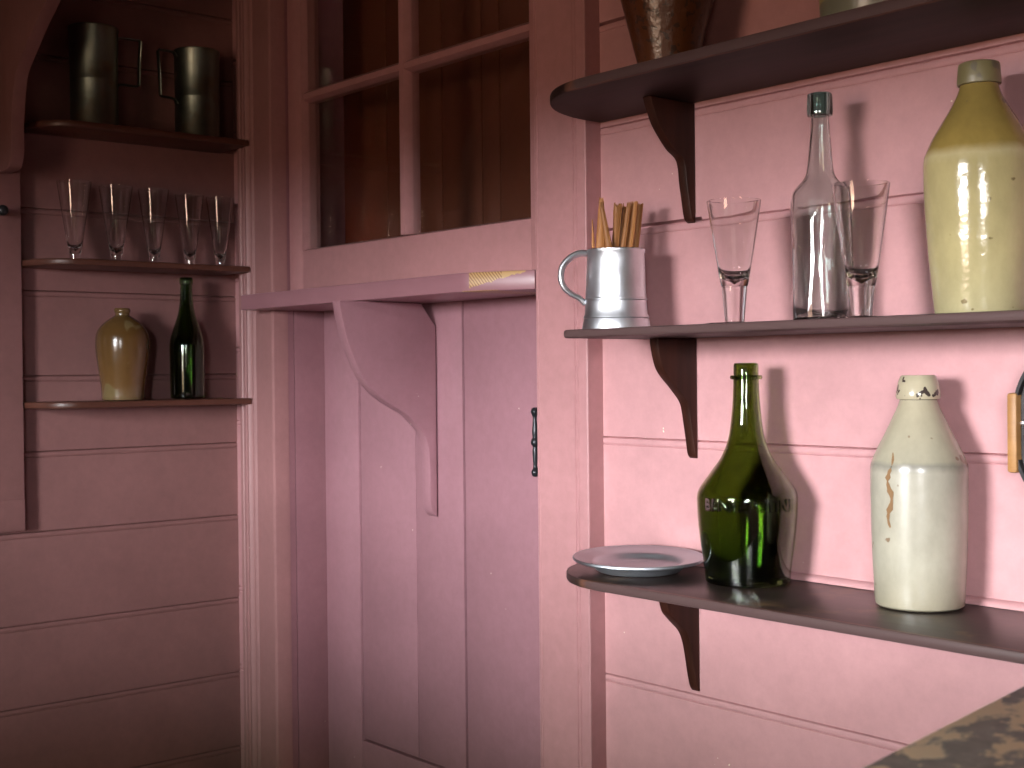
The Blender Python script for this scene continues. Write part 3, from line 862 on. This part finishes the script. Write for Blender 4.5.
# flared jar and crock on the top shelf
def jarprof(p): return p
o = obj('flared_jar', lathe([(0, .001), (.031, .0003), (.0338, .0025), (.0355, .010)]+[(.0355+(.0860-.0355)*k/8, .010+.20*k/8) for k in range(1, 9)]+[(.0895, .213), (.0905, .220), (.0890, .226), (.0850, .227), (.0815, .221), (.078, .20), (.035, .014), (0, .012)], 72), 'crock_brown', None, (-1.1250, 1.2040, Z_TOP+.0003+H))
tag(o, 'dark brown glazed flared jar on the top dark shelf above the pewter mug', 'jar')
o = obj('stoneware_crock', lathe([(0, .001), (.058, .0003), (.0615, .002), (.0640, .008), (.0655, .03), (.0660, .12), (.0655, .165), (.0700, .170), (.0710, .180), (.0695, .188), (.0640, .188), (.060, .18), (.060, .012), (0, .010)], 72), 'crock_olive', None, (-.8290, 1.2180, Z_TOP+.0003+H))
tag(o, 'olive grey stoneware crock with a pale band at the right of the top shelf', 'crock')

# oval wooden canteen hanging at the right edge
kt = thing('wooden_canteen', 'dark-faced oval wooden canteen hanging on the wall at the right edge', 'canteen', (-.6560, 1.2985, -.0610))
def oval(sx, sz, y0, y1, inner=None, seg=56):
    bm = bmesh.new()
    def rg(k, y): return [bm.verts.new((k*sx*math.cos(2*math.pi*i/seg), y, k*sz*math.sin(2*math.pi*i/seg))) for i in range(seg)]
    rs = [rg(1, y0), rg(1, y1)] if inner is None else [rg(1, y0), rg(1, y1), rg(inner, y1), rg(inner, y0)]
    prs = list(zip(rs, rs[1:]))+([(rs[-1], rs[0])] if inner else [])
    for A, B in prs:
        for i in range(seg): bm.faces.new((A[i], A[(i+1) % seg], B[(i+1) % seg], B[i]))
    if inner is None:
        bm.faces.new(rs[0]); bm.faces.new(rs[1])
    return bm
obj('canteen_body', oval(.0400, .0715, -.050, -.006), 'keg_dark', kt)
obj('rim_hoop', oval(.0445, .0750, -.056, -.003, .93), 'keg_dark', kt)
bm = bmesh.new()
box(bm, -.0475, -.0365, -.0590, -.0200, -.046, .034, .003); obj('strap_lug', bm, 'keg_wood', kt)
bm = bmesh.new()
bmesh.ops.create_uvsphere(bm, u_segments=12, v_segments=8, radius=.0028)
for v in bm.verts: v.co = Vector((v.co.x-.034, v.co.y*.6-.0512, v.co.z+.004))
obj('nail_head', bm, 'pewter', kt)
bm = bmesh.new(); tube(bm, [(0, -.002, .074), (0, -.010, .082), (0, -.004, .090), (0, .0, .092)], .0022, 10); obj('hanging_hook', bm, 'iron', kt)

# worn bar counter in the foreground
ed = Vector((-.0363, .2288, 0)).normalized()
ba = math.atan2(ed.y, ed.x)-math.pi/2
bt = thing('bar_counter', 'worn bar counter with flaking dark and ochre paint in the lower right corner', 'counter', (-.3998, .5591, -.2-.028), rot=(0, 0, ba))
bm = bmesh.new(); box(bm, 0, .48, -1.15, .44, 0, .028, .004); obj('bar_top', bm, 'bar', bt)
bm = bmesh.new(); box(bm, .05, .43, -1.10, .40, -1.072, 0); 
for y in (-.75, -.4, -.05): box(bm, .042, .05, y-.005, y+.005, -1.07, -.02)
obj('bar_front', bm, 'pink_door', bt)

# ------------------------------------------------------------------ sky, camera, view
w = bpy.data.worlds.new('sky'); SC.world = w; w.use_nodes = True
nt = w.node_tree; bg = nt.nodes['Background']
tc = nt.nodes.new('ShaderNodeTexCoord'); sep = nt.nodes.new('ShaderNodeSeparateXYZ')
nt.links.new(tc.outputs['Generated'], sep.inputs[0])
t = math_n(nt, 'MULTIPLY_ADD', sep.outputs[2], .5, .5)
c = ramp(nt, t, [(0, (.012, .007, .003)), (.36, (.03, .017, .008)), (.42, (.13, .085, .058)), (.455, (.14, .095, .068)), (.475, (.060, .036, .022)), (.497, (.060, .040, .028)), (.512, (1.0, 1.0, 1.02)), (.592, (1.0, 1.02, 1.06)), (.622, (.10, .13, .08)), (1, (.07, .09, .06))])
nt.links.new(c, bg.inputs[0]); bg.inputs[1].default_value = 120
# daylight portals of the two windows (guide sampling only)
for (a, b_) in (WA, WB):
    la = bpy.data.lights.new('window_portal', 'AREA'); la.shape = 'RECTANGLE'
    la.size = b_-a; la.size_y = WZ[1]-WZ[0]; la.cycles.is_portal = True
    lo = bpy.data.objects.new('window_portal', la); COL.objects.link(lo)
    lo.location = ((a+b_)/2, FY0-.004, H+(WZ[0]+WZ[1])/2); lo.rotation_euler = (math.radians(90), 0, 0)

F = Vector((-.7641, .6451, -.0099)); Rv = Vector((.6451, .7640, -.0101)); U = Vector((-.0011, .0141, .9999))
cam = bpy.data.cameras.new('camera'); co = bpy.data.objects.new('camera', cam); COL.objects.link(co)
mw = Matrix((Rv, U, -F)).transposed().to_4x4(); mw.translation = (0, 0, H)
co.matrix_world = mw
cam.sensor_width = 36; cam.lens = 1338.5/1024*36; cam.clip_start = .02
cam.dof.use_dof = True; cam.dof.focus_distance = 1.75; cam.dof.aperture_fstop = 14
SC.camera = co
vs = SC.view_settings; vs.view_transform = 'Standard'; vs.look = 'None'; vs.gamma = 1; vs.use_curve_mapping = False; vs.exposure = 0
try:
    SC.cycles.use_denoising = True; SC.cycles.denoiser = 'OPENIMAGEDENOISE'
    SC.cycles.max_bounces = 14; SC.cycles.transmission_bounces = 14; SC.cycles.glossy_bounces = 6; SC.cycles.diffuse_bounces = 6; SC.cycles.transparent_max_bounces = 10
    SC.cycles.blur_glossy = .3
except Exception: pass
